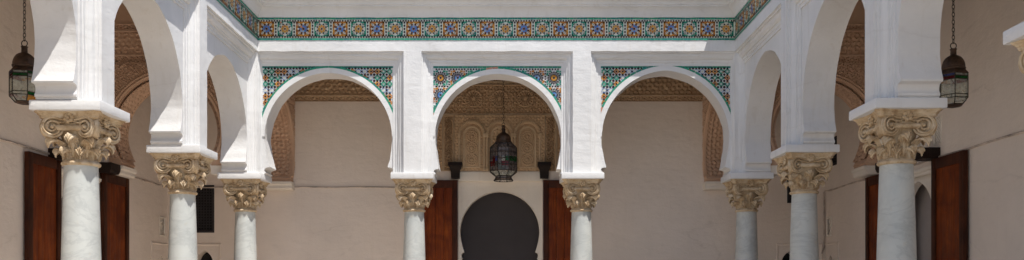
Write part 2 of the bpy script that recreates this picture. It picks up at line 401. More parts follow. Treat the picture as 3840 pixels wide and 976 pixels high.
def rect_(u0,u1,z0,z1): return [(u0,z0),(u1,z0),(u1,z1),(u0,z1)]
def frieze_tiles(mp,u0,u1,flip=0):
    n=max(1,round((u1-u0)/.246)); p=(u1-u0)/n; zc=(Z_T0+Z_T1)/2; mb=MB(); H=(Z_T1-Z_T0)/2
    mb.add([mp(u0,-.004,Z_T0+.004),mp(u1,-.004,Z_T0+.004),mp(u1,-.004,Z_T1),mp(u0,-.004,Z_T1)],[(0,1,2,3)],W_)
    P=[]
    L1,L2,L3=-.0065,-.009,-.0115
    for i in range(n):
        c=u0+(i+.5)*p; A=(i+flip)%2==0
        f=.1*p/.246; gnd=O_ if A else G_; pet=B_ if A else A_
        # border glazed strips, cut into small bricks
        for zz in (Z_T1-.0125,Z_T0+.015):
            x=c-p/2
            while x<c+p/2-.002:
                wd=min(random.uniform(.03,.075),c+p/2-x); jz=random.uniform(-.003,.003)
                P.append(([(x+.001,zz-.0125+jz),(x+wd-.001,zz-.0125+random.uniform(-.003,.003)),(x+wd-.001,zz+.012),(x+.001,zz+.012)],L1,TE_ if random.random()<.55 else G_)); x+=wd
        # black bead rows and the upright divider
        for s in (-1,1):
            for k in range(7):
                P.append((ngon(c-p/2+p*(k+.5)/7+random.uniform(-.002,.002),zc+s*(H-.043),.0125,6,random.random(),1.12 if k in(0,6) else .98,.95),L2,K_))
        for k in range(5): P.append((ngon(c-p/2,zc+(k-2)*.042,.0145,6,0,.85,1.1),L2,K_))
        P.append((rect_(c-1.0*f,c+1.0*f,zc-1.0*f,zc+1.0*f),-.0052,gnd))
        P.append((ngon(c,zc,.92*f,16,PI/16),-.0058,W_ if not A else gnd))
        for q in range(4):
            ca,sa=math.cos(q*PI/2),math.sin(q*PI/2)
            for k in range(-3,4):
                x=k*.28*f; y=.86*f
                P.append(([(c+(x+dx)*ca-(y+dy)*sa,zc+(x+dx)*sa+(y+dy)*ca) for dx,dy in ((-.125*f,-.12*f),(.12*f,-.12*f),(.125*f,.12*f),(-.12*f,.12*f))],L1,pick(gnd)))
            a=PI/4+q*PI/2
            for rr,sz in ((.98,.15),(.80,.13)):
                P.append((ngon(c+rr*f*math.cos(a),zc+rr*f*math.sin(a),sz*f,4,a+PI/4),L1,pick(gnd)))
            P.append((star(c+.86*f*math.cos(a),zc+.86*f*math.sin(a),.07*f,.24*f,4,a),L2,W_))
        if not A:   # white interlaced ring
            for k in range(8):
                a=k*PI/4; a0,a1=a-.33,a+.33
                ring=[(c+.9*f*math.cos(t),zc+.9*f*math.sin(t)) for t in np.linspace(a0,a1,5)]+[(c+.70*f*math.cos(t),zc+.70*f*math.sin(t)) for t in np.linspace(a1,a0,5)]
                P.append((ring,L2,W_))
                P.append((kite(c,zc,a+PI/8,.74*f,.96*f,.05*f),L3,K_))
        else:
            for k in range(8):
                a=k*PI/4; P.append((star(c+.68*f*math.cos(a),zc+.68*f*math.sin(a),.1*f,.2*f,4,a),L2,W_))
                P.append((kite(c,zc,a+PI/8,.50*f,.86*f,.09*f),L2,K_ if k%2 else pick(gnd)))
        for k in range(8):
            a=k*PI/4
            P.append((ngon(c+.62*f*math.cos(a+PI/8),zc+.62*f*math.sin(a+PI/8),.12*f,6,a),L3,K_))
            P.append((kite(c,zc,a,.12*f,.60*f,.155*f,.58),L3,pick(pet)))
        P.append((ngon(c,zc,.12*f,8),L3,K_))
    for poly,w,m in P: mb.poly(poly,mp,w,m)
    return mb

def spandrel(mp,iu0,iu1,zi,c,R,zc,e,kind):
    """list of two MBs (left and right of the apex)"""
    out=[]
    tb=.092
    for side in (-1,1):
        mb=MB(); P=[]
        L0=RD-.003
        def ok(x,z,mrg=.0):
            if z>zi-.008 or x<iu0+.006 or x>iu1-.006 or z<3.7: return False
            dx=abs(x-c)+e
            return math.hypot(dx,z-zc)>R+e+tb-.028+mrg and (x-c)*side>=0
        edge=iu0 if side<0 else iu1
        zt=zi-.028
        sg=1 if side<0 else -1
        # green top row
        x=min(edge,c); xe=max(edge,c)
        while x<xe-.01:
            wd=min(random.uniform(.05,.08),xe-x); P.append(([(x+.001,zi-.027),(x+wd-.001,zi-.027),(x+wd-.001,zi-.004),(x+.001,zi-.004)],L0-.004,TE_ if random.random()<.6 else G_)); x+=wd
        if kind=='small':
            p=.0835
            cols=[G_,O_,B_]
            lay=[[0,0,1,1,2,2,1,0,0,1,1,2],[1,0,0,2,1,1,0,0,1,1,2,2],[0,0,1,1,0,2,2,1,1,0,0,1],[2,2,1,1,0,0,1,1,2,0,1,1],[1,1,0,0,1,1,2,2,1,1,0,0],[1,1,2,2,0,0,1,1,0,0,2,1]]
            for j in range(9):
                for i in range(12):
                    x=edge+sg*(p*.52+i*p); z=zt-p*.55-j*p
                    col=cols[lay[j%6][i%12]]
                    for k in range(8):
                        a=k*PI/4+PI/8; pc=(x+.024*math.cos(a),z+.024*math.sin(a))
                        if ok(*pc): P.append((kite(x,z,a,.009,.039,.0112,.6) if col!=B_ else kite(x,z,a,.020,.038,.0085,.5),L0-.005,pick(col)))
                    if ok(x,z):
                        if col==B_ : P.append((star(x,z,.008,.019,8),L0-.006,W_))
                        elif col==O_: P.append((ngon(x,z,.0125,8),L0-.006,K_))
                    for dx,dz,r in ((.5,.5,.0185),(.5,0,.0150),(0,.5,.0150)):
                        q=(x+sg*dx*p,z+dz*p)
                        if ok(*q): P.append((ngon(q[0],q[1],r*random.uniform(.9,1.05),6,random.random()),L0-.005,K_))
                        q=(x-sg*.5*p,z+dz*p)
                        if i==0 and dx==.5 and ok(*q): P.append((ngon(q[0],q[1],.0135,6,random.random()),L0-.005,K_))
        else:
            p=.230
            for j in range(5):
                for i in range(6):
                    x=edge+sg*(.098+i*p); z=zt-.028-.103-j*p; h=.098
                    A=(i+j)%2==0; c1=A_ if A else B_; gnd=G_ if A else O_
                    for k in range(16):
                        a=k*PI/8+PI/16*0
                        items=[(kite(x,z,a,.014,.044,.0085,.6),L0-.006,pick(c1)),(kite(x,z,a+PI/16,.032,.062,.0098,.6),L0-.006,K_ if True else 0),
                               (kite(x,z,a,.058,.094,.0135,.45),L0-.005,K_)]
                        for it in items:
                            cx=sum(q[0] for q in it[0])/4; cz=sum(q[1] for q in it[0])/4
                            if ok(cx,cz): P.append(it)
                    if ok(x,z): P.append((ngon(x,z,.014,8),L0-.007,K_))
                    for q in range(4):
                        a=PI/4+q*PI/2
                        for da,rr in ((0,.118),(-.2,.103),(.2,.103),(-.36,.100),(.36,.100)):
                            qx,qz=x+rr*math.cos(a+da),z+rr*math.sin(a+da)
                            if ok(qx,qz): P.append((kite(qx,qz,a+da*2,-.019,.019,.0125,.5),L0-.0045,pick(gnd)))
                    for k in range(6):
                        for (qx,qz) in ((x+sg*.115,z+(k-2.5)*.037),(x+(k-2.5)*.037,z+.115),(x+(k-2.5)*.037,z-.115)):
                            if ok(qx,qz): P.append((ngon(qx,qz,.0125,6,random.random()),L0-.006,K_))
        # small filler row of beads along the curve near the apex
        for poly,w,m in P: mb.poly(poly,mp,w,m)
        out.append(mb)
    return out

def carrow(): pass
CORN=[(o_*.82,z_) for o_,z_ in [(0,.0),(.022,.002),(.024,.018),(.036,.030),(.052,.060),(.078,.092),(.112,.114),(.130,.120),(.132,.136),(.150,.140),(.160,.160),(.185,.182),(.215,.190),(.220,.200),(.222,.32),(.05,.36),(0,.36)]]
def cornice(mp,us,ue,ms,me,root):
    mb=MB(); rows=[]
    n=40
    for k in range(n+1):
        t=k/n; row=[]
        for o_,z in CORN:
            a=us+(o_ if ms else 0); b=ue-(o_ if me else 0)
            u=a+(b-a)*t; j=wobble(u*1.7+z*3,.0022) if 0<k<n else 0
            row.append(mp(u,-o_+j,Z_T1+z+j))
        rows.append(row)
    mb.strips(rows); return mb.build('cornice',M['white'],root,smooth=35,recalc=False)

def arcade(name,label,mp,bays,u_lo,u_hi,outer_lo,outer_hi,plates,root_loc,tiles,ends,near_u=None):
    root=thing(name,label,'arcade',root_loc)
    # ---- recessed body with the horseshoe openings
    poly=[(u_lo,6.05),(u_hi,6.05),(u_hi,Z_PL1)]
    for b in sorted(bays,key=lambda b:-b['c']):
        poly+=arch_loop(b['c'],b['R'],b['zc'],b['ztip'],b['htip'],b['hb'],Z_PL1,b['e'])
    if near_u is not None: poly+=[(near_u,Z_PL1),(near_u,-.01),(u_lo,-.01)]
    else: poly+=[(u_lo,Z_PL1)]
    mb=MB(); mb.prism([poly],mp,RD,WT); mb.build('wall',M['white'],root,smooth=30)
    # ---- proud layer: band above the frames and plain pier strips
    po=[(outer_lo,Z_FR_O),(outer_lo,6.05-.003),(outer_hi,6.05-.003),(outer_hi,Z_FR_O)]
    outl=[]
    bs=sorted(bays,key=lambda b:-b['c'])
    for i,b in enumerate(bs):
        outl+=[(b['ou1'],Z_FR_O),(b['ou0'],Z_FR_O)]
        if i<len(bs)-1: outl+=[(b['ou0'],Z_PL1+.001),(bs[i+1]['ou1'],Z_PL1+.001)]
    poly=[(outer_lo,6.047),(outer_hi,6.047)]
    lst=outl
    if abs(lst[0][0]-outer_hi)>1e-4: poly+=[(outer_hi,Z_PL1+.001),(lst[0][0],Z_PL1+.001)]
    poly+=lst
    if abs(lst[-1][0]-outer_lo)>1e-4: poly+=[(lst[-1][0],.0),(outer_lo,.0)]
    fine=[]
    for i,(a0,b0) in enumerate(poly):
        a1,b1=poly[(i+1)%len(poly)]; n=max(1,int(math.hypot(a1-a0,b1-b0)/.11))
        for k in range(n):
            t=k/n; u,z=a0+(a1-a0)*t,b0+(b1-b0)*t
            if k and Z_PL1+.03<z<5.0: u+=wobble(z*2.3+u*5,.0022)*(abs(b1-b0)>.1); z+=wobble(u*2.1,.0022)*(abs(a1-a0)>.1)
            fine.append((u,z))
    poly=fine
    mb=MB(); mb.prism([poly],mp,0,RD+.02); mb.build('pier_facing',M['white'],root,smooth=30)
    for b in bays:
        frame(mp,b['ou0'],b['ou1'],b['iu0'],b['iu1'],Z_FR_O,Z_FR_I,Z_PL1,root)
        if tiles:
            mb=band(mp,b['c'],b['R'],b['zc'],b['e'],-.002,.066,3.60,RD-.012,RD+.03); mb.build('archivolt',M['white'],root,smooth=35)
            mb=band(mp,b['c'],b['R'],b['zc'],b['e'],.067,.092,3.84,RD-.0105,RD+.01,n=15,pieces=True); mb.build('green_tile_edging',TM,root,recalc=False)
            for s in spandrel(mp,b['iu0'],b['iu1'],Z_FR_I,b['c'],b['R'],b['zc'],b['e'],b['kind']): s.build('mosaic_spandrel',TM,root,recalc=False)
    for p0,p1 in plates:
        q0=mp(p0,-.062,Z_PL0); q1=mp(p1,WT+.05,Z_PL1); mb=MB(); mb.box(q0,q1,0,.009); mb.build('impost_block',M['white'],root,smooth=40)
    t0,t1=ends
    mb=frieze_tiles(mp,t0,t1,0); mb.build('mosaic_frieze',TM,root,recalc=False)
    return root

cB=[-2.468,-.197,2.043]
mk=lambda c,R,zc,ztip,htip,hb,e,ou0,ou1,iu0,iu1,kind=None:dict(c=c,R=R,zc=zc,ztip=ztip,htip=htip,hb=hb,e=e,ou0=ou0,ou1=ou1,iu0=iu0,iu1=iu1,kind=kind)
bb=[mk(cB[0],.855,3.585,3.20,.792,.868,.012,XL,-1.447,-3.352,-1.602,'small'),
    mk(cB[1],.848,3.585,3.18,.790,.862,.006,-1.21,.795,-1.064,.648,'large'),
    mk(cB[2],.855,3.585,3.20,.792,.868,.045,1.037,XR,1.176,2.914,'small')]
ab=arcade('arcade','white back arcade of three horseshoe arches with coloured mosaic spandrels',back,bb,XL-RD-.03,XR+RD+.03,XL,XR,
          [(-1.33-.282,-1.33+.282),(.925-.282,.925+.282)],(0,D+.2,0),True,(XL,XR))
cornice(back,XL,XR,True,True,ab)
def side(mp,ys,sp,lab,rootloc):
    bays=[]
    R=sp/2-(.28 if sp<2.3 else .255)
    for i in range(4):
        c=ys[0]-sp/2-sp*i
        iu0,iu1=c-R-.02,c+R+.02; ou0,ou1=iu0-.145,iu1+.145
        if i==0: ou1=D; iu1=min(iu1,D-.03)
        bays.append(mk(c,R,3.505,3.235,R-.06,R+.012,.045,ou0,ou1,iu0,iu1))
    lo=Y_NEAR; hi=D+WT-.004
    near=bays[-1]['c']-bays[-1]['hb']
    plates=[(y-.285,y+.285) for y in ys[1:]]
    return arcade('arcade',lab,mp,bays,lo,hi,lo,D,plates,rootloc,False,(D-.246*30,D),near),bays
al,lb=side(left,LY,LS,'white left side arcade, sunlit piers, seen at a slant beside the left lantern',(XL-.2,6,0))
ar,rb=side(right,RY,RS,'white right side arcade, wholly in shade, seen at a slant beside the right lantern',(XR+.2,6,0))
cornice(left,Y_NEAR,D,False,True,al); cornice(right,Y_NEAR,D,False,True,ar)
# corner plates belong to the side arcades
for root,cx in ((al,XL-.23),(ar,XR+.21)):
    mb=MB(); mb.box((cx-.285,D+.225-.287,Z_PL0),(cx+.285,D+.225+.285,Z_PL1),0,.009); mb.build('impost_block',M['white'],root,smooth=40)
    # body of the corner pier below the arches, fills between the two recesses
# ---------------------------------------------------------------- columns
def make_column(label):
    root=thing('column',label,'column',(0,0,0),'marble columns carrying the arcades')
    zt=2.595
    prof=[(.245,0),(.245,.10)]
    mb=MB(); mb.box((-.25,-.25,0),(.25,.25,.12),0,.01); mb.build('plinth',M['marble'],root,smooth=40)
    base=[(.220,.12),(.235,.15),(.222,.185),(.197,.20),(.192,.22),(.20,.235),(.207,.255),(.196,.275),(.182,.285)]
    mb=MB(); mb.lathe(base,40); mb.build('base_moulding',M['marble'],root,smooth=40)
    sh=[]
    for k in range(25):
        t=k/24; z=.285+(zt-.285)*t; sh.append((.180-.049*t**1.5,z))
    sh+=[(.134,zt+.004)]
    mb=MB(); mb.lathe(sh,48); mb.build('shaft',M['marble'],root,smooth=40)
    ring=[(.126,zt),(.138,zt+.001),(.149,zt+.007),(.154,zt+.018),(.150,zt+.029),(.139,zt+.034),(.135,zt+.044),(.126,zt+.05)]
    mb=MB(); mb.lathe(ring,48); mb.build('neck_ring',M['cap'],root,smooth=40)
    # bell
    z0=zt+.045
    def bell(z):
        t=(z-z0)/.25; return .118+.016*t+.048*max(0,t)**3
    prof=[(bell(z0+.25*k/12),z0+.25*k/12) for k in range(13)]+[(.180,z0+.262),(.188,z0+.272),(.190,z0+.285),(.18,z0+.298),(.16,z0+.304),(.15,3.016-.06)]
    mb=MB(); mb.lathe(prof,48); cap=mb.build('capital',M['cap'],root,smooth=40)
    # acanthus leaves
    def leaf(ang,zb,h,wd,out,curl):
        nv,nu=36,23; front=[];bk=[]
        for i in range(nv):
            v=i/(nv-1)
            if v<.70:
                t=v/.70; z=zb+h*t; r=bell(z)+.012+out*t**2.6
            else:
                t=(v-.70)/.30; a=t*PI*1.02
                z=zb+h+curl*.34*math.sin(a)-curl*.62*t*t; r=bell(zb+h)+.012+out+curl*(1-math.cos(a))*.5
            ph=v*3.6+.35
            lob=.74+.30*abs(math.sin(PI*ph))**.7
            env=.80+.34*math.sin(min(1,v*1.25)*PI*.55)-.10*v
            if v>.70: env*=max(.16,1-((v-.70)/.30)**1.5*.85)
            ww=wd*env*lob
            rf=[];rb_=[]
            for jj in range(nu):
                u=-1+2*jj/(nu-1); au=abs(u)
                fold=.0085*math.cos(2*PI*(2.4*au-1.5*v))*min(1,au*4)*(1.2-.75*v)+.012*max(0,1-au*4)-.014*au**2*(1.2-.5*v)
                th=ang+u*ww/r; rr=r+fold; zz=z-.020*au*au*v*v+(.003*math.cos(PI*7*u)*(v>.7))-.012*au*(v>.72)
                rf.append((rr*math.cos(th),rr*math.sin(th),zz)); rb_.append(((rr-.011)*math.cos(th),(rr-.011)*math.sin(th),zz-.008*(v>.7)))
            front.append(rf); bk.append(rb_)
        mb=MB()
        loop=[f+list(reversed(b)) for f,b in zip(front,bk)]
        mb.strips(loop,closed=True); n=len(loop[0]); mb.add(loop[0],[tuple(range(n))]); mb.add(loop[-1],[tuple(range(n))])
        return mb
    for k in range(8):
        leaf(k*PI/4+PI/8,z0,.090,.050,.022,.044).build('acanthus_leaf',M['cap'],cap,smooth=60)
    for k in range(8):
        if k%2==0: leaf(k*PI/4,z0+.02,.172,.056,.030,.046).build('acanthus_leaf',M['cap'],cap,smooth=60)
        else: leaf(k*PI/4,z0+.02,.142,.060,.062,.056).build('acanthus_leaf',M['cap'],cap,smooth=60)
    HA=.268
    za=3.016
    def abac(h,cut):
        pts=[]
        for q in range(4):
            ca,sa=math.cos(q*PI/2),math.sin(q*PI/2)
            for k in range(13):
                x=-1+2*k/12; X=x*(h-cut); Y=-(h-.046*(1-x*x))
                pts.append((X*ca-Y*sa,X*sa+Y*ca))
        return pts
    mb=MB()
    lev=[(.205,za-.062,.02),(.228,za-.058,.03),(.240,za-.050,.034),(.243,za-.034,.036),(.250,za-.030,.038),(.256,za-.018,.04),(.266,za-.013,.042),(HA+.006,za-.001,.042)]
    rows=[[(x,y,z) for x,y in abac(h,c)] for h,z,c in lev]
    mb.strips(rows,closed=True); n=len(rows[0]); mb.add(rows[0],[tuple(range(n))]); mb.add(rows[-1],[tuple(range(n))])
    mb.build('abacus',M['cap'],cap,smooth=30)
    VR=.087; zv=2.893
    def scroll_frame(q,sx):
        """face q (outward angle), scroll on its sx side: centre, outward normal, tangent towards the corner"""
        fa=q*PI/2; fo=Vector((math.cos(fa),math.sin(fa),0)); ft=Vector((-math.sin(fa),math.cos(fa),0))*sx
        tl=R_(19)
        N=fo*math.cos(tl)-ft*math.sin(tl); T=ft*math.cos(tl)+fo*math.sin(tl)
        return fo*.202+ft*.134+Vector((0,0,zv)),N,T,fo,ft
    Z=Vector((0,0,1))
    def volute(q,sx):
        ctr,N,T,fo,ft=scroll_frame(q,sx)
        P=lambda r,a,d: ctr+N*d+(T*math.cos(a)+Z*math.sin(a))*r
        mb=MB(); ns=36
        rows=[[P(r,2*PI*i/ns,d) for i in range(ns)] for r,d in ((.001,-.010),(VR*.5,-.016),(VR*.80,-.018),(VR*.84,.004),(VR,.004),(VR,-.03),(VR*.7,-.07))]
        mb.strips(rows,closed=True)
        path=[];rad=[]; n2=84
        for i in range(n2+1):
            t=i/n2; a=PI*.62-2*PI*2.0*t; r=(VR-.009)*(1-t)**.9+.016*t
            path.append(P(r,a,.003+.010*t)); rad.append(.0098-.0026*t)
        mb.tube(path,rad,6)
        e=[[P(r,2*PI*i/12,d) for i in range(12)] for r,d in ((.018,-.01),(.017,.016),(.010,.026),(.001,.028))]
        mb.strips(e,closed=True)
        # helix running from the scroll along the face up to the flower
        for r0,dz,rr in ((VR-.008,0,.0105),(VR-.040,-.016,.008)):
            path=[];rad=[]
            for i in range(11):
                t=i/10; a=PI*.62+.0*t
                s0=P(r0,PI*.56,.006); e0=fo*.196+ft*.028+Z*(za-.066+dz*.6)
                p=s0.lerp(e0,t)+Z*(-.012*math.sin(PI*t)*(1 if dz else .3)); path.append(p); rad.append(rr*(1-.25*t))
            mb.tube(path,rad,6)
        # cove between the two fillets
        rows=[]
        for i in range(11):
            t=i/10; s0=P(VR,PI*.56,-.004); s1=P(VR*.45,PI*.56,-.004); e0=fo*.190+ft*.02+Z*(za-.06); e1=fo*.185+ft*.02+Z*(za-.10)
            a_,b_=s0.lerp(e0,t),s1.lerp(e1,t); rows.append([a_,a_.lerp(b_,.5)-fo*.012,b_,b_-fo*.05,a_-fo*.05])
        mb.strips(rows,closed=True)
        return mb
    for q in range(4):
        for sx in (-1,1): volute(q,sx).build('volute',M['cap'],cap,smooth=45)
        # strap joining the two scrolls of one corner
        c1,N1,T1,_,_=scroll_frame(q,1); c2,N2,T2,_,_=scroll_frame((q+1)%4,-1); dg=(T1+T2).normalized()
        rows=[]
        for i in range(17):
            a=PI*.66-i/16*PI*1.22
            A=c1+N1*.001+(T1*math.cos(a)+Z*math.sin(a))*VR*.995; Bq=c2+N2*.001+(T2*math.cos(a)+Z*math.sin(a))*VR*.995
            row=[]
            for k in range(9):
                t=k/8; p=A.lerp(Bq,t); rad_=dg*math.cos(a)+Z*math.sin(a); row.append(p-rad_*(.016*math.sin(PI*t)-.008*max(0,1-abs(t-.5)/.14)))
            rows.append(row)
        mb=MB(); mb.strips(rows); mb.build('scroll_strap',M['cap'],cap,smooth=60,recalc=False)
    # egg-and-dart band stand-in: plain bolster along each face
    for q in range(4):
        a=q*PI/2; ca,sa=math.cos(a),math.sin(a); mb=MB()
        path=[(.188*ca-t*sa,.188*sa+t*ca,zv-.004) for t in np.linspace(-.10,.10,9)]
        mb.tube(path,.024,10); mb.build('bolster',M['cap'],cap,smooth=60)
        mb=MB(); cx,cy,cz=.206*ca,.206*sa,za-.050
        for k in range(6):
            b=k*PI/3+.3; px,pz=.028*math.cos(b),.028*math.sin(b)
            vs=[];n=8
            rows=[]
            for lv,sc_ in ((0,1),(.012,.95),(.019,.55),(.021,.05)):
                rows.append([(cx+ca*lv-sa*(px+.019*sc_*math.cos(2*PI*i/n)),cy+sa*lv+ca*(px+.019*sc_*math.cos(2*PI*i/n)),cz+pz+.019*sc_*math.sin(2*PI*i/n)) for i in range(n)])
            mb.strips(rows,closed=True)
        rows=[[(cx+ca*lv-sa*r*math.cos(2*PI*i/10),cy+sa*lv+ca*r*math.cos(2*PI*i/10),cz+r*math.sin(2*PI*i/10)) for i in range(10)] for lv,r in ((0,.014),(.026,.012),(.03,.001))]
        mb.strips(rows,closed=True); mb.build('flower',M['cap'],cap,smooth=60)
    return root
colgroup='marble columns carrying the arcades'
col0=make_column('marble column with composite capital, front pier at far left before the red door leaves')
col0.location=(XL-.225,LY[1+1],0)
dup(col0,(XL-.225,LY[1],0),0,'sunlit white marble column of left arcade, beside dark lattice window')
dup(col0,(XL-.23,LY[0],0),0,'sunlit marble column in left inner corner where two arcades meet')
dup(col0,(-1.33,D+.225,0),PI/2,'sunlit marble column of back arcade, left of the central arch')
dup(col0,(.925,D+.225,0),PI,'sunlit marble column of back arcade, right of the central arch')
dup(col0,(XR+.21,RY[0],0),PI/2,'shaded grey marble column in right inner corner where two arcades meet')
dup(col0,(XR+.225,RY[1],0),PI,'shaded grey marble column in middle of right arcade, thinner than its front neighbour')
dup(col0,(XR+.225,RY[2],0),PI/2,'large shaded marble column of right arcade beside the hanging lantern and red door')
dup(col0,(XR+.225,RY[3],0),PI,'column at right edge, only corner of capital shows below its white block')
dup(col0,(XL-.225,LY[3],0),PI,'nearest column of the left arcade, just beyond the left edge')

# ---------------------------------------------------------------- gallery walls
H=6.0
wb=lambda u,w,z:(u,YB+w,z); wl=lambda u,w,z:(GL-w,u,z); wr=lambda u,w,z:(GR+w,u,z)
def rect(u0,u1,z0,z1): return [(u0,z0),(u1,z0),(u1,z1),(u0,z1)]
def pointed(c,hw,z0,zs,n=8):
    p=[(c-hw,z0),(c+hw,z0)]
    for k in range(n+1):
        a=(PI/3)*k/n; p.append((c-hw+2*hw*math.cos(a),zs+2*hw*math.sin(a)*.8))
    for k in range(n-1,-1,-1):
        a=(PI/3)*k/n; p.append((c+hw-2*hw*math.cos(a),zs+2*hw*math.sin(a)*.8))
    return p
# back wall
PX=-.203                                     # portal axis
P0,P1=-.844,.462
wall_b=thing('gallery_wall','long plain beige plaster wall behind the back arcade','wall',(0,YB,0))
outer=[(GL-.02,-.01),(P0,-.01),(P0,3.372),(P1,3.372),(P1,-.01),(GR+.02,-.01),(GR+.02,H),(GL-.02,H)]
win_l=rect(-5.20,-4.63,2.43,3.16); win_r=rect(4.255,4.70,2.89,3.62)
nL=pointed(-4.78,.13,1.2,1.97); nR=pointed(4.29,.12,1.2,1.97)
mb=MB(); mb.prism([outer,win_l,win_r,nL,nR],wb,0,.32); mb.build('wall',M['gallery'],wall_b,smooth=30)
def framed(mp,u0,u1,z0,z1,t,d,mat,root,name):
    mb=MB(); rows=[]
    for a,w in ((0,.001),(0,-d*.6),(t*.35,-d),(t*.65,-d),(t,-d*.35),(t,.004)):
        rows.append([mp(u,w,z) for u,z in rect(u0+a,u1-a,z0+a,z1-a)])
    mb.strips(rows,closed=True); return mb.build(name,mat,root,smooth=30)
framed(wb,-5.25,-4.52,-.2,2.26,.035,.018,M['gallery'],wall_b,'panel_moulding'); framed(wb,4.08,4.80,-.2,2.26,.035,.018,M['gallery'],wall_b,'panel_moulding')
for c in (-4.78,4.29):
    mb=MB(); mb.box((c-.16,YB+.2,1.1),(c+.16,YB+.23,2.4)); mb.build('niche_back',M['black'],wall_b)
# side walls
def sidewall(mp,label,gx,y0,y1,vent_c,win,loc,screens,nich):
    root=thing('gallery_wall',label,'wall',loc)
    outer=[(Y_NEAR,-.01),(y0,-.01),(y0,2.92),(y1,2.92),(y1,-.01),(YB+.3,-.01),(YB+.3,H),(Y_NEAR,H)]
    holes=[rect(vent_c-.10,vent_c+.10,2.36,2.66)]+[rect(s-.085,s+.085,3.22,3.52) for s in screens]+[pointed(nich,.10,1.5,1.93)]
    if win: holes.append(rect(*win))
    mb=MB(); mb.prism([outer]+holes,mp,0,.30); mb.build('wall',M['gallery'],root,smooth=30)
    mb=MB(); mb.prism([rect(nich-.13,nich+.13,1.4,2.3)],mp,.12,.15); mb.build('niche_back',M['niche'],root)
    framed(mp,vent_c-.42,vent_c+.23,-.2,2.26,.03,.016,M['gallery'],root,'panel_moulding')
    # stepped ledge over the doorway
    mb=MB(); rows=[]
    for w,z in ((.001,2.90),(-.02,2.905),(-.025,2.93),(-.05,2.95),(-.055,2.98),(.001,2.99)):
        rows.append([mp(u,w,z) for u in (y0+.02,y1-.02)])
    mb.strips(rows); mb.build('door_ledge',M['panelwhite'],root)
    return root
swl=sidewall(wl,'beige plaster side wall of left gallery behind the left lantern','',10.40,11.46,13.55,None,(GL,8,0),(10.55,10.93,11.31),13.52)
swr=sidewall(wr,'beige plaster side wall of right gallery behind the right lantern','',10.115,11.26,13.56,(13.24,13.62,3.42,3.84),(GR,8,0),(10.09,10.49,10.89),13.5)

def lattice_win(name,label,cat,mp,u0,u1,z0,z1,diag,loc,mats,pitch,bar,dep=.05,frame_t=.035,back_mat=None):
    root=thing(name,label,cat,loc)
    framed(mp,u0-.004,u1+.004,z0-.004,z1+.004,frame_t,.012,mats,root,'frame')
    mb=MB()
    n=int((u1-u0)/pitch)+1; m_=int((z1-z0)/pitch)+1
    if not diag:
        for i in range(1,n):
            u=u0+(u1-u0)*i/n; mb.box(mp(u-bar,dep,z0),mp(u+bar,dep+.012,z1))
        for j in range(1,m_):
            z=z0+(z1-z0)*j/m_; mb.box(mp(u0,dep+.002,z-bar),mp(u1,dep+.016,z+bar))
    else:
        k=-m_
        L=(z1-z0)
        for sgn,dd in ((1,0),(-1,.003)):
            q=-L
            while q<(u1-u0)+L:
                a=[];
                # clip the line u = u0+q + t, z = z0/z1 -+ t
                ts=[max(0,-q),min(L,(u1-u0)-q)]
                if ts[1]-ts[0]>.01:
                    zz=lambda t:(z0+t) if sgn>0 else (z1-t)
                    A=(u0+q+ts[0],zz(ts[0])); Bq=(u0+q+ts[1],zz(ts[1]))
                    nx=bar*.7071; 
                    quad=[(A[0]-nx,A[1]+nx*sgn),(A[0]+nx,A[1]-nx*sgn),(Bq[0]+nx,Bq[1]-nx*sgn),(Bq[0]-nx,Bq[1]+nx*sgn)]
                    mb.prism([quad],mp,dep+dd,dep+.03+dd)
                q+=pitch
    mb.build('lattice',mats,root)
    mb=MB(); mb.prism([rect(u0-.01,u1+.01,z0-.01,z1+.01)],mp,dep+.07,dep+.09); mb.build('backing',back_mat or M['black'],root)
    return root
lattice_win('lattice_window','black lattice window on back wall beside the second left column','window',wb,-5.20,-4.63,2.43,3.16,False,(-4.9,YB,2.43),M['lattice'],.045,.008,.03)
lattice_win('lattice_window','black lattice window on back wall mostly hidden by the middle right column','window',wb,4.255,4.70,2.89,3.62,False,(4.5,YB,2.89),M['lattice'],.045,.008,.03)
lattice_win('lattice_window','small black window high on right side wall beside middle right arch','window',wr,13.24,13.62,3.42,3.84,False,(GR,13.4,3.42),M['lattice'],.045,.008,.03)
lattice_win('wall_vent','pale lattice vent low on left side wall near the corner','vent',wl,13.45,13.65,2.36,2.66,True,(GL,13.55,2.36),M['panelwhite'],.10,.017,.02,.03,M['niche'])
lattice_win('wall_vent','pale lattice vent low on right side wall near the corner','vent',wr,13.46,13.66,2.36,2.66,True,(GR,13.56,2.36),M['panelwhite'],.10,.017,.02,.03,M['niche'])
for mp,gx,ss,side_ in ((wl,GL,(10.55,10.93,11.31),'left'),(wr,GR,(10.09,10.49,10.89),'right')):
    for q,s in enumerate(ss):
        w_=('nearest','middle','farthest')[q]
        lattice_win('pierced_screen',f'{w_} of three pierced white plaster screens above the {side_} gallery doorway','screen',mp,s-.085,s+.085,3.22,3.52,True,(gx,s,3.22),M['panelwhite'],.045,.010,.01,.012,M['niche'])

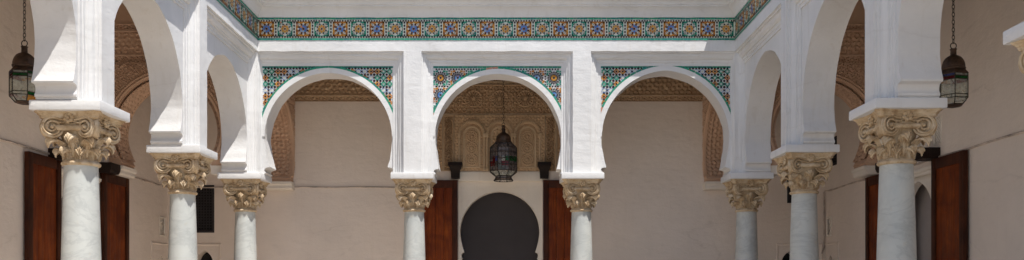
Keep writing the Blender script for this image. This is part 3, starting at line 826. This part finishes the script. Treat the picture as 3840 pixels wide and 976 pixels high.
# portal in the back wall ------------------------------------------------
portal=thing('portal','white plaster doorway surround with a dark horseshoe opening in the back wall','doorway',(PX,YB,0))
o=[(P0,-.01),(P0,3.372),(P1,3.372),(P1,-.01)]
R0=.618; zc0=2.445
lp=arch_loop(PX,R0,zc0,2.135,.555,.60,2.00,.012,False)
poly=[(P0+.002,-.01),(P0+.002,3.24),(P1-.002,3.24),(P1-.002,-.01),(lp[0][0],-.01)]+lp+[(lp[-1][0],-.01)]
mb=MB(); mb.prism([poly],wb,.05,.22); mb.build('arch_surround',M['panelwhite'],portal,smooth=30)
mb=MB(); mb.box((P0+.002,YB-.02,3.225),(P1-.002,YB+.25,3.372-.002),0,.008); mb.build('lintel',M['panelwhite'],portal,smooth=40)
mb=MB(); mb.prism([rect(P0,P1,-.01,3.2)],wb,.29,.31); mb.build('dark_door',M['screen'],portal)
# side portals
for mp,gx,y0,y1,nm in ((wl,GL,10.40,11.46,'left'),(wr,GR,10.115,11.26,'right')):
    c=(y0+y1)/2; root=thing('side_portal',f'arched doorway in the {nm} gallery wall between two open red-brown door leaves','doorway',(gx,c,0))
    lp=arch_loop(c,.41,2.36,2.08,.37,.39,1.95,.10,False)
    poly=[(y0+.002,-.01),(y0+.002,2.918),(y1-.002,2.918),(y1-.002,-.01),(lp[0][0],-.01)]+lp+[(lp[-1][0],-.01)]
    mb=MB(); mb.prism([poly],mp,.04,.13); mb.build('arch_surround',M['panelwhite'],root,smooth=30)
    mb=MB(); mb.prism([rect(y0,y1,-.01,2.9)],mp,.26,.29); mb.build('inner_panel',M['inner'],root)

# doors -------------------------------------------------------------------
def door(mp,u0,u1,z1,label,hinge_hi,loc):
    root=thing('door_leaf',label,'door',loc,'open wooden door leaves')
    z0=.03; w0,w1=-.075,-.02; st=.085
    mb=MB()
    mb.box(mp(u0,w0,z0),mp(u0+st,w1,z1),0,.004); mb.box(mp(u1-st,w0,z0),mp(u1,w1,z1),0,.004)
    for a,b in ((z1-.12,z1),(1.66,1.80),(z0,z0+.16)): mb.box(mp(u0+st-.003,w0+.004,a),mp(u1-st+.003,w1,b),0,.004)
    mb.build('door_frame',M['wood_dark'],root,smooth=40)
    mb=MB()
    n=4; ww=(u1-u0-2*st)/n
    for k in range(n):
        mb.box(mp(u0+st+ww*k+.0015,w0+.02,z0+.1),mp(u0+st+ww*(k+1)-.0015,w1-.005,z1-.08),0,.003)
    mb.build('door_panel',M['wood'],root,smooth=40)
    mb=MB(); uc=(u0+u1)/2
    mb.tube([mp(uc-.16,w0-.012,1.83),mp(uc+.16,w0-.012,1.83)],.009,8)
    for q in (-.12,.12): mb.box(mp(uc+q-.012,w0-.016,1.815),mp(uc+q+.012,w0+.006,1.845))
    mb.build('bolt',M['iron'],root,smooth=40)
    return root
door(wl,9.69,10.385,3.075,'red-brown wooden door leaf left of the big front left column','',(GL,10.0,0))
door(wl,11.475,12.22,3.075,'red-brown wooden door leaf right of the big front left column','',(GL,11.8,0))
door(wr,9.385,10.10,3.04,'wide red-brown door leaf below the right lantern','',(GR,9.7,0))
door(wr,11.275,11.99,3.06,'red-brown door leaf mostly hidden behind the big right column','',(GR,11.6,0))
door(wb,-1.54,-.85,3.235,'dark red wooden door leaf on left side of the central portal','',(-1.2,YB,0))
door(wb,.468,1.13,3.235,'dark red wooden door leaf on right side of the central portal','',(.8,YB,0))
def corbel(mp,c,hw,z0,z1,out,label,loc,taper):
    root=MB(); rows=[]
    for t,z in ((.62,z0),(.66,z0+(z1-z0)*.45),(.9,z0+(z1-z0)*.75),(1,z0+(z1-z0)*.80),(1,z1)) if taper else ((.9,z0),(.95,z0+.02),(1,z0+.05),(1,z1)):
        rows.append([mp(c+hw*t*a,(-out*t if b else .01),z) for a,b in ((-1,0),(-1,1),(1,1),(1,0))])
    root.strips(rows,closed=True); root.add(rows[0],[(0,1,2,3)]); root.add(rows[-1],[(0,1,2,3)])
    o=root.build('wooden_corbel',M['wood_black'],None,smooth=30); tag(o,label,'corbel','dark wooden hinge corbels'); return o
corbel(wb,-.885,.105,3.26,3.50,.17,'dark tapered wooden corbel at upper left of the central portal',None,True)
corbel(wb,.485,.105,3.26,3.50,.17,'dark tapered wooden corbel at upper right of the central portal',None,True)
corbel(wl,10.36,.14,3.06,3.19,.20,'dark wooden corbel above inner top corner of leftmost door leaf',None,False)
corbel(wl,11.52,.14,3.06,3.19,.20,'dark wooden corbel just right of front left column capital',None,False)
corbel(wr,10.16,.13,3.045,3.17,.22,'dark wooden corbel atop the door leaf under right lantern',None,False)
corbel(wr,11.22,.13,3.045,3.17,.20,'dark wooden corbel behind the big right column',None,False)
# cables
mb=MB(); mb.tube([(GL+.012,2.0,3.13)]+[(GL+.012,2+(YB-2.02)*k/30,3.13+.004*math.sin(k*1.7)) for k in range(1,31)],.011,6)
mb.tube([(GL+.012+( -1.56-GL-.012)*k/20,YB-.012,3.13+.006*math.sin(k*1.3)) for k in range(21)],.011,6)
tag(mb.build('wall_cable',M['cable'],None,smooth=60),'thin painted cable running level along left and back gallery walls','cable')
mb=MB(); mb.tube([(GR-.012,2.0+(YB-2.02)*k/30,3.06+.005*math.sin(k*1.9)) for k in range(31)],.011,6)
mb.tube([(GR-.02,YB-.02,3.06),(GR-.02,YB-.02,2.5),(GR-.022,YB-.024,2.2),(GR-.06,YB-.02,2.1)],.012,6)
tag(mb.build('wall_cable',M['cable'],None,smooth=60),'thin painted cable along right gallery wall dropping down the far corner','cable')

# ---------------------------------------------------------------- carved stucco on the back wall
def band_h(lam,kind,z0,z1,edge=.02):
    def f(U,Z):
        p=star_relief(U,Z-(z0+z1)/2,lam) if kind=='star' else leaf_relief(U,Z,lam)
        e=np.minimum(Z-z0,z1-Z); rim=1-sstep(e,edge*.6,edge); return np.maximum(p*(1-rim),rim*1.05)
    return f
def stucco_frieze(label,u0,u1,loc):
    root=thing('stucco_frieze',label,'frieze',loc)
    mb=MB(); grid_relief(mb,wb,u0,u1,4.55,5.05,.0125,band_h(.064,'star',4.55,5.05),-.004,.032); mb.build('star_band',M['stucco'],root,smooth=70,recalc=False)
    mb=MB(); grid_relief(mb,wb,u0,u1,4.455,4.548,.011,band_h(.055,'leaf',4.455,4.548,.016),-.004,.022); mb.build('lower_band',M['stucco'],root,smooth=70,recalc=False)
    for k in range(int((u1-u0)/.42)):
        for zz,of in ((4.66,.1),(4.80,.31)):
            u=u0+.42*k+of
            if u<u1-.05:
                mb=MB(); rows=[[wb(u+r*math.cos(2*PI*i/12),-.004-d,zz+r*math.sin(2*PI*i/12)) for i in range(12)] for r,d in ((.03,.02),(.028,.04),(.016,.052),(.001,.055))]; mb.strips(rows,closed=True)
                mb.build('boss',M['stucco_light'],root,smooth=60)
    return root
PL0,PL1=PX-1.22,PX+1.22
stucco_frieze('carved brown stucco frieze along wall top seen through the left arch',XL-.02,PL0-.01,(-2.4,YB,4.45))
stucco_frieze('carved brown stucco frieze along wall top seen through the right arch',PL1+.01,XR+.02,(2.0,YB,4.45))
pan=thing('wall_relief','large carved brown stucco panel with three blind arches above the central portal','panel',(PX,YB,3.37))
def pband(name,u0,u1,z0,z1,lam,kind,edge,depth=.036,mat='stucco',res=.0115):
    mb=MB(); grid_relief(mb,wb,u0,u1,z0,z1,res,lambda U,Z:np.maximum(band_h(lam,kind,z0,z1,edge)(U,Z),1-sstep(np.minimum(U-u0,u1-U),edge*.6,edge)),-.004,depth)
    return mb.build(name,M[mat],pan,smooth=70,recalc=False)
# upper zones
pband('upper_border',PL0,PL1,4.765,5.05,.046,'leaf',.014,res=.009)
pband('line_moulding',PL0,PL1,4.715,4.762,.03,'leaf',.016,.035,'stucco_light')
# wide rosette band
z0,z1=4.262,4.712
def ros(U,Z):
    h=band_h(.048,'star',z0,z1,.018)(U,Z)
    for k in range(-3,4):
        cx=PX+k*.40; cz=4.50; r=np.hypot(U-cx,Z-cz); a=np.arctan2(Z-cz,U-cx)
        rr=sstep(.5+.5*np.cos(16*a+np.where(r>.07,PI,0)),.3,.6)*.75+.2
        rr=np.where(r<.03,1.2,rr); h=np.where(r<.125,rr*(1-sstep(np.abs(r-.072),.0,.012)*0),h); h=np.where(np.abs(r-.125)<.009,1.0,h)
    return h
mb=MB(); grid_relief(mb,wb,PL0,PL1,z0,z1,.0085,ros,-.004,.038); mb.build('rosette_band',M['stucco'],pan,smooth=70,recalc=False)
mb=MB(); mb.box((PL0,YB-.038,4.238),(PL1,YB+.001,4.259),0,.006); mb.build('ledge_moulding',M['stucco_light'],pan,smooth=40)
# side uprights
for s in (-1,1):
    a0,a1=sorted((PX+s*.715,PX+s*.865)); pband('side_panel',a0,a1,3.378,4.235,.042,'leaf',.02,res=.008)
    a0,a1=sorted((PX+s*.885,PX+s*1.02)); pband('side_panel',a0,a1,3.378,4.235,.048,'star',.02,res=.008)
    a0,a1=sorted((PX+s*1.03,PX+s*1.22)); pband('side_panel',a0,a1,3.378,4.235,.044,'leaf',.02,res=.0085)
    for q in (.705,.875,1.025): 
        mb=MB(); mb.tube([(PX+s*q,YB-.022,3.378),(PX+s*q,YB-.022,4.236)],.010,8); mb.build('bead_moulding',M['stucco_light'],pan,smooth=60)
# ground behind the three arches (fine lattice)
mb=MB(); grid_relief(mb,wb,PX-.695,PX+.695,3.378,4.236,.0105,lambda U,Z:star_relief(U,Z,.045),-.004,.014); mb.build('niche_ground',M['stucco'],pan,smooth=70,recalc=False)
def over(U,Z):
    k=np.ones(U.shape,bool)
    for q in (-1,0,1):
        du=np.abs(U-PX-q*.43); k&=np.where(Z>3.955,np.hypot(du,Z-3.955)>.203,du>.203)
    return k
mb=MB(); grid_relief(mb,wb,PX-.695,PX+.695,3.378,4.236,.0095,lambda U,Z:star_relief(U,Z,.045),-.055,.018,keep=over); mb.build('lattice_field',M['stucco'],pan,smooth=70,recalc=False)
AP=.43
for k in (-1,0,1):
    c=PX+k*AP; zs=3.955; Ro=.205
    mb=MB()
    # ribbed outer archivolt: ring of radial ribs
    n=96; prof=[(Ro+.008,.04),(Ro-.002,.086),(Ro-.030,.090),(Ro-.046,.066),(Ro-.050,.004)]
    rows=[]
    path=[]
    for i in range(n+1):
        a=PI*i/n; rib=.010*(1 if (i//2)%2==0 else -.6)
        rows.append([wb(c+r*math.cos(a),-d-(rib if 0<j<4 else 0),zs+r*math.sin(a)) for j,(r,d) in enumerate(prof)])
    mb.strips(rows); arch=mb.build('blind_arch',M['stucco_light'],pan,smooth=40,recalc=False)
    # slim colonnettes
    for s in (-1,1):
        mb=MB(); mb.tube([(c+s*(AP/2-.004 if False else Ro-.012),YB-.062,3.385),(c+s*(Ro-.012),YB-.062,zs-.06)],.015,8)
        mb.box((c+s*(Ro-.012)-.022,YB-.095,zs-.06),(c+s*(Ro-.012)+.022,YB-.004,zs),0,.005); mb.box((c+s*(Ro-.012)-.020,YB-.09,3.38),(c+s*(Ro-.012)+.020,YB-.004,3.42),0,.005)
        mb.build('colonnette',M['stucco_light'],arch,smooth=50)
    # inner band and recessed pale border
    def ring(r0,r1,zb,d0,d1,name,mat):
        mb=MB(); rows=[]
        for r,d in ((r0,d0*.2),(r0,d0),(r1,d1),(r1,.005)):
            row=[wb(c+r,-d,zb)]+[wb(c+r*math.cos(PI*i/20),-d,zs-.02+r*math.sin(PI*i/20)) for i in range(21)]+[wb(c-r,-d,zb)]
            rows.append(row)
        mb.strips(rows); mb.build(name,M[mat],arch,smooth=40,recalc=False)
    ring(.134,.108,3.44,.040,.030,'pale_border','stucco_light')
    mb=MB(); mb.box((c-.134,YB-.04,3.425),(c+.134,YB-.004,3.445),0,.004); mb.build('sill',M['stucco_light'],arch,smooth=40)
    # rosette field inside
    def rf(U,Z):
        h=.35*leaf_relief(U,Z,.03)
        for zz in (3.555,3.735,3.915):
            r=np.hypot(U-c,Z-zz); a=np.arctan2(Z-zz,U-c)
            rr=sstep(.5+.5*np.cos(14*a+np.where(r>.05,PI,0)),.3,.65)*.7+.2
            rr=np.where(r<.02,1.2,rr); rr=np.where(np.abs(r-.05)<.006,.95,rr); rr=np.where(np.abs(r-.083)<.008,1.05,rr); h=np.where(r<.09,rr,h)
        return h
    if k==0: rf=lambda U,Z: star_relief(U-c,Z-3.7,.05)
    mb=MB(); grid_relief(mb,wb,c-.115,c+.115,3.44,4.06,.0075,rf,-.030,.022,keep=lambda U,Z:(np.hypot(U-c,np.maximum(0,Z-(zs-.02)))<.113)); mb.build('rosette_field',M['stucco'],arch,smooth=70,recalc=False)

# ---------------------------------------------------------------- carved transverse arches across the gallery corners
def transverse(label,mp,c,hw,w0,w1,zc,R,loc,mirror=1):
    """u across the gallery, w through the arch; face with relief at w0"""
    root=thing('transverse_arch',label,'arch',loc)
    ztip,htip=3.24,R-.13
    lp=arch_loop(c,R,zc,ztip,htip,htip+.02,3.20,.05,False)
    poly=[(c-hw,H-.4),(c+hw,H-.4),(c+hw,3.20)]+lp+[(c-hw,3.20)]
    mb=MB(); mb.prism([poly],mp,w0,w1); mb.build('arch_wall',M['stucco_red'],root,smooth=30)
    s=1 if w1>w0 else -1
    mp2=lambda u,w,z: mp(u,w0+s*w,z)
    # frieze bands + spandrel relief
    def keep(U,Z):
        du=np.abs(U-c)+.05; out=np.where(Z>zc,np.hypot(du,Z-zc)>R+.05+.085,np.abs(U-c)>R+.085); return out
    for nm,z0,z1,lam,kind in (('frieze_band',4.66,4.98,.058,'star'),('script_band',4.985,5.07,.042,'leaf'),('script_band',4.545,4.655,.038,'leaf')):
        mb=MB(); grid_relief(mb,mp2,c-hw,c+hw,z0,z1,.0095,band_h(lam,kind,z0,z1,.018),-.004,.032); mb.build(nm,M['stucco_red'],root,smooth=70,recalc=False)
    mb=MB(); grid_relief(mb,mp2,c-hw,c+hw,3.25,4.54,.0095,lambda U,Z:leaf_relief(U,Z,.048),-.003,.026,keep=keep); mb.build('spandrel_relief',M['stucco_red'],root,smooth=70,recalc=False)
    # rope archivolts
    half=[p for p in arch_half(R,zc,ztip,htip,htip+.02,3.20,.05,40)][11:]
    for off,rad,tw in ((.07,.020,1),(.03,.016,0)):
        path=[]
        full=[(u,z) for u,z in half]+[(-u,z) for u,z in reversed(half[:-1])]
        for i,(u,z) in enumerate(full):
            n=Vector((u,z-zc)) if z>zc else Vector((u,0)); n.normalize(); path.append(mp2(c+u+n.x*off,-.008,z+n.y*off))
        fine=[];rr=[]
        for i in range(len(path)-1):
            for k in range(4):
                fine.append(Vector(path[i]).lerp(Vector(path[i+1]),k/4)); rr.append(rad*(1.15 if (len(fine)//2)%2==0 or not tw else .78))
        mb=MB(); mb.tube(fine,rr,6); mb.build('rope_moulding',M['stucco_red'],root,smooth=50)
    # soffit relief
    full=[(u,z) for u,z in half]+[(-u,z) for u,z in reversed(half[:-1])]
    pts=[Vector(p) for p in full]; L=[0]
    for i in range(1,len(pts)): L.append(L[-1]+(pts[i]-pts[i-1]).length)
    ns=int(L[-1]/.013); depth=abs(w1-w0); nw=int(depth/.013)+1
    S=np.linspace(0,L[-1],ns); Wd=np.linspace(0,depth,nw)
    us=np.interp(S,L,[p.x for p in pts]); zs=np.interp(S,L,[p.y for p in pts])
    tu=np.gradient(us); tz=np.gradient(zs); ln=np.hypot(tu,tz); nu_,nz_=-tz/ln,tu/ln
    flip=-1 if (nu_[ns//2]*0+nz_[ns//2])>0 else 1
    SS,WW=np.meshgrid(S,Wd)
    e=np.minimum(WW,depth-WW)
    h=np.where(e<.02,1.0,np.where(e<.075,sstep(np.sin(SS*2*PI/.07+np.where(e<.047,0,PI)),-.2,.3)*.9,np.where(e<.09,1.0,star_relief(SS,WW-depth/2,.062))))*.030+.003
    vs=[];fs=[]
    for j in range(nw):
        for i in range(ns):
            k=h[j,i]*flip; vs.append(mp2(c+us[i]+nu_[i]*k,Wd[j],zs[i]+nz_[i]*k))
    for j in range(nw-1):
        for i in range(ns-1): a=j*ns+i; fs.append((a,a+1,a+ns+1,a+ns))
    mb=MB(); mb.add(vs,fs); mb.build('soffit',M['stucco_red'],root,smooth=70,recalc=False)
    # plaster consoles
    for sgn in (-1,1):
        mb=MB(); rows=[]
        for d,z in ((hw-htip-.03,3.08),(hw-htip-.03+.02,3.10),(hw-htip-.01,3.14),(hw-htip+.015,3.16),(hw-htip+.02,3.197)):
            a=c+sgn*hw; b=c+sgn*(hw-d)
            rows.append([mp2(a,-.02,z),mp2(b,-.02,z),mp2(b,depth+.02,z),mp2(a,depth+.02,z)])
        mb.strips(rows,closed=True); mb.add(rows[0],[(0,1,2,3)]); mb.add(rows[-1],[(0,1,2,3)]); mb.build('console',M['panelwhite'],root,smooth=30)
    return root
GLX=XL-WT; GRX=XR+WT; GBY=D+WT
X3=lambda u,w,z:(u,w,z)
transverse('carved reddish stucco arch across the left gallery behind the second left pier',X3,(GL+GLX)/2,(GLX-GL)/2-.003,D+.02,D+WT-.02,3.63,.715,((GL+GLX)/2,D,0))
transverse('carved brown stucco arch across the right gallery behind the big right capital',X3,(GR+GRX)/2,(GR-GRX)/2-.003,D+.02,D+WT-.02,3.63,.68,((GR+GRX)/2,D,0))
Y3=lambda u,w,z:(w,u,z)
transverse('carved stucco arch across the back gallery at left, seen through the left arch',Y3,(GBY+YB)/2,(YB-GBY)/2-.003,XL-.02,XL-WT+.02,3.60,.715,(XL,12.9,0))
transverse('carved stucco arch across the back gallery at right, seen through the right arch',Y3,(GBY+YB)/2,(YB-GBY)/2-.003,XR+.02,XR+WT-.02,3.60,.715,(XR,12.9,0))

# ---------------------------------------------------------------- roofs over the galleries
mb=MB()
Zc=5.62
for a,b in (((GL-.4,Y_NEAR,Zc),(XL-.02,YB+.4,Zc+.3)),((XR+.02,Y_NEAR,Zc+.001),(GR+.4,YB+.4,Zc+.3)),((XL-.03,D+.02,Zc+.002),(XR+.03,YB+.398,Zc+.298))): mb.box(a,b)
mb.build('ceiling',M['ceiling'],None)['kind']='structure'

# ---------------------------------------------------------------- lanterns
def chain(mb,x,y,z0,z1,ll=.045,r=.0035):
    n=int((z1-z0)/(ll*.78)); st=(z1-z0)/n
    for k in range(n):
        zc=z0+st*(k+.5); ax=k%2; pts=[]
        for i in range(10):
            a=2*PI*i/10; d=.012*math.cos(a); pts.append((x+(d if ax else 0),y+(0 if ax else d),zc+ll*.5*math.sin(a)))
        mb.tube(pts,r,5,closed=True)
def hexring(r,z,n,ph): return [(r*math.cos(ph+2*PI*k/n),r*math.sin(ph+2*PI*k/n),z) for k in range(n)]
def panes(mb,r0,z0,r1,z1,n,ph,sub,colf,inset=.96):
    for k in range(n):
        a0,a1=ph+2*PI*k/n,ph+2*PI*(k+1)/n
        A=Vector((r0*math.cos(a0),r0*math.sin(a0),z0));B=Vector((r0*math.cos(a1),r0*math.sin(a1),z0)); C=Vector((r1*math.cos(a1),r1*math.sin(a1),z1)); Dd=Vector((r1*math.cos(a0),r1*math.sin(a0),z1))
        for i in range(sub[0]):
            for j in range(sub[1]):
                f=lambda u,v:(A.lerp(B,u)).lerp(Dd.lerp(C,u),v)*1.0
                u0,u1,v0,v1=i/sub[0],(i+1)/sub[0],j/sub[1],(j+1)/sub[1]
                q=[f(u0,v0),f(u1,v0),f(u1,v1),f(u0,v1)]
                q=[Vector((p.x*inset,p.y*inset,p.z)) for p in q]
                mb.add(q,[(0,1,2,3)],colf(k,i,j))
GL_M=None
def small_lantern(label,loc,top):
    root=thing('lantern',label,'lantern',loc)
    x,y,z=loc; n=6; ph=R_(10)
    gm=[M['g_clear'],M['g_red'],M['g_green'],M['g_amber'],M['g_blue']]
    r=.133
    def P(l): return [(x+p[0],y+p[1],z+p[2]) for p in l]
    # frame bars
    mb=MB()
    lv=[(.085,.022),(r,.075),(r,.105),(r,.245),(r,.275),(r,.30)]
    for (rr,zz) in lv:
        mb.tube(P(hexring(rr,zz,n,ph)),.0042,5,closed=True)
    for k in range(n):
        mb.tube([P(hexring(rr,zz,n,ph))[k] for rr,zz in lv],.0046,5)
    mb.build('metal_frame',M['iron'],root)
    mb=MB(); mb.lathe([(.001,.0),(.06,.004),(.088,.016),(.088,.024)],n,(x,y,z),ph=ph); mb.build('base_plate',M['bronze'],root)
    # dome and skirt
    mb=MB(); mb.lathe([(r+.006,.298),(r+.004,.306),(.112,.335),(.104,.345),(.106,.352)],n,(x,y,z),ph=ph,cap=False)
    dm=[(.106,.352),(.108,.362),(.102,.368)]+[(.102*math.cos(a)**.8+.0,.368+.118*math.sin(a)) for a in np.linspace(.05,1.28,10)]+[(.027,.49),(.026,.535),(.031,.538),(.031,.546),(.012,.55)]
    mb.lathe(dm,24,(x,y,z)); mb.build('dome',M['bronze'],root,smooth=40)
    mb=MB(); mb.tube([(x+.028*math.cos(a),y,z+.575+.028*math.sin(a)) for a in np.linspace(0,2*PI,15)[:-1]],.0045,6,closed=True); chain(mb,x,y,z+.60,top); mb.build('chain',M['iron'],root)
    mb=MB(); q=MB()
    def cf(k,i,j): return 0
    panes(q,r,.105,r,.245,n,ph,(1,1),lambda k,i,j:0)
    panes(q,r,.245,r,.275,n,ph,(1,1),lambda k,i,j:(1,3,1,1,2,0)[k])
    panes(q,r,.275,r,.30,n,ph,(1,1),lambda k,i,j:(0,0,1,4,0,2)[k])
    panes(q,r,.075,r,.105,n,ph,(1,1),lambda k,i,j:(0,3,1,0,0,2)[k])
    panes(q,.085,.022,r,.075,n,ph,(1,1),lambda k,i,j:(0,0,0,0,0,3)[k])
    q.v=[(a+x,b+y,c+z) for a,b,c in q.v]; q.build('glass_panes',gm,root,recalc=False)
    return root
small_lantern('bronze lantern with coloured glass hanging in left gallery at the left edge',(-4.6,8.35,3.31),Zc)
small_lantern('bronze lantern with coloured glass hanging in right gallery near the large right column',(4.115,8.28,3.268),Zc)
def big_lantern(label,loc,top):
    root=thing('lantern',label,'lantern',loc); x,y,z=loc; n=8; ph=R_(22.5); r=.212
    def P(l): return [(x+p[0],y+p[1],z+p[2]) for p in l]
    gm=[M['g_dim'],M['g_red'],M['g_green'],M['g_amber'],M['g_blue'],M['g_clear']]
    mb=MB(); lv=[(.145,.0),(.125,.03),(.122,.065),(r,.135),(r,.225),(r,.315),(r,.405),(r-.01,.48),(.118,.555)]
    for rr,zz in lv: mb.tube(P(hexring(rr,zz,n,ph)),.0055,5,closed=True)
    for k in range(n): mb.tube([P(hexring(rr,zz,n,ph))[k] for rr,zz in lv],.0065,5)
    # intermediate uprights of the body
    for k in range(n):
        A=Vector(P(hexring(r,.135,n,ph))[k]);B=Vector(P(hexring(r,.135,n,ph))[(k+1)%n]); A2=A+Vector((0,0,.345)); B2=B+Vector((0,0,.345))
        for t in (1/3,2/3): mb.tube([A.lerp(B,t),A2.lerp(B2,t)],.003,4)
    for k in range(32):
        a=2*PI*k/32; mb.tube([(x+.125*math.cos(a),y+.125*math.sin(a),z+.03),(x+.144*math.cos(a+.1),y+.144*math.sin(a+.1),z+.0)],.003,4)
    mb.build('metal_frame',M['iron'],root)
    mb=MB(); dm=[(.125,.553),(.128,.565),(.112,.575),(.108,.60)]+[(.108*math.cos(a)**.85,.60+.105*math.sin(a)) for a in np.linspace(.05,1.25,9)]+[(.034,.705),(.026,.72),(.030,.75),(.022,.77),(.030,.79),(.012,.81)]
    mb.lathe(dm,24,(x,y,z)); mb.build('dome',M['bronze'],root,smooth=40)
    mb=MB(); mb.tube([(x+.022*math.cos(a),y,z+.825+.022*math.sin(a)) for a in np.linspace(0,2*PI,13)[:-1]],.004,6,closed=True); chain(mb,x,y,z+.845,top,.05,.003); mb.build('chain',M['iron'],root)
    q=MB()
    rnd=random.Random(3)
    def cf(k,i,j):
        if j in (0,3): return 0
        return [0,5,1,0,2,0,4,0,0,2,1,0][rnd.randrange(12)]
    panes(q,r,.135,r,.405,n,ph,(3,4),cf); panes(q,r,.405,r-.01,.48,n,ph,(3,1),lambda k,i,j:0); panes(q,r-.01,.48,.118,.555,n,ph,(1,1),lambda k,i,j:0)
    panes(q,.122,.065,r,.135,n,ph,(1,1),lambda k,i,j:5); panes(q,.125,.03,.122,.065,n,ph,(1,1),lambda k,i,j:0)
    q.v=[(a+x,b+y,c+z) for a,b,c in q.v]; q.build('glass_panes',gm,root,recalc=False)
    return root
big_lantern('large dark metal lantern with stained glass hanging in the central arch',(-.137,12.97,3.14),Zc)

# ---------------------------------------------------------------- light, camera
w=bpy.data.worlds.new('World'); sc.world=w; w.use_nodes=True; nt=w.node_tree
SX,SY,SZ=1.0,-1.2,3.3
sv=Vector((SX,SY,SZ)).normalized(); elev=math.asin(sv.z); az=math.atan2(sv.x,sv.y)
sky=nt.nodes.new('ShaderNodeTexSky'); sky.sky_type='NISHITA'; sky.sun_disc=False; sky.sun_elevation=elev; sky.sun_rotation=az
sky.air_density=1.0; sky.dust_density=1.0; sky.ozone_density=1.0
bg=nt.nodes['Background']; bg.inputs['Strength'].default_value=.125; nt.links.new(sky.outputs[0],bg.inputs['Color'])
l=bpy.data.lights.new('sun','SUN'); l.energy=4.6; l.angle=R_(.53); l.color=(1.0,.965,.91)
lo=bpy.data.objects.new('sun',l); COL.objects.link(lo); lo.rotation_euler=sv.to_track_quat('Z','Y').to_euler(); lo.location=sv*20
cam=bpy.data.cameras.new('camera'); co=bpy.data.objects.new('camera',cam); COL.objects.link(co)
co.location=(0,0,1.6); co.rotation_euler=(PI/2,0,0); cam.sensor_width=36; cam.sensor_fit='HORIZONTAL'
cam.lens=36*2230/2576; cam.shift_y=(720-327.5)/2576; cam.shift_x=-2/2576; cam.clip_start=.05; cam.clip_end=500
sc.camera=co
sc.view_settings.view_transform='Standard'; sc.view_settings.look='None'; sc.view_settings.gamma=1; sc.view_settings.use_curve_mapping=False
sc.view_settings.exposure=.34
sc.cycles.max_bounces=10; sc.cycles.diffuse_bounces=6; sc.cycles.transparent_max_bounces=16
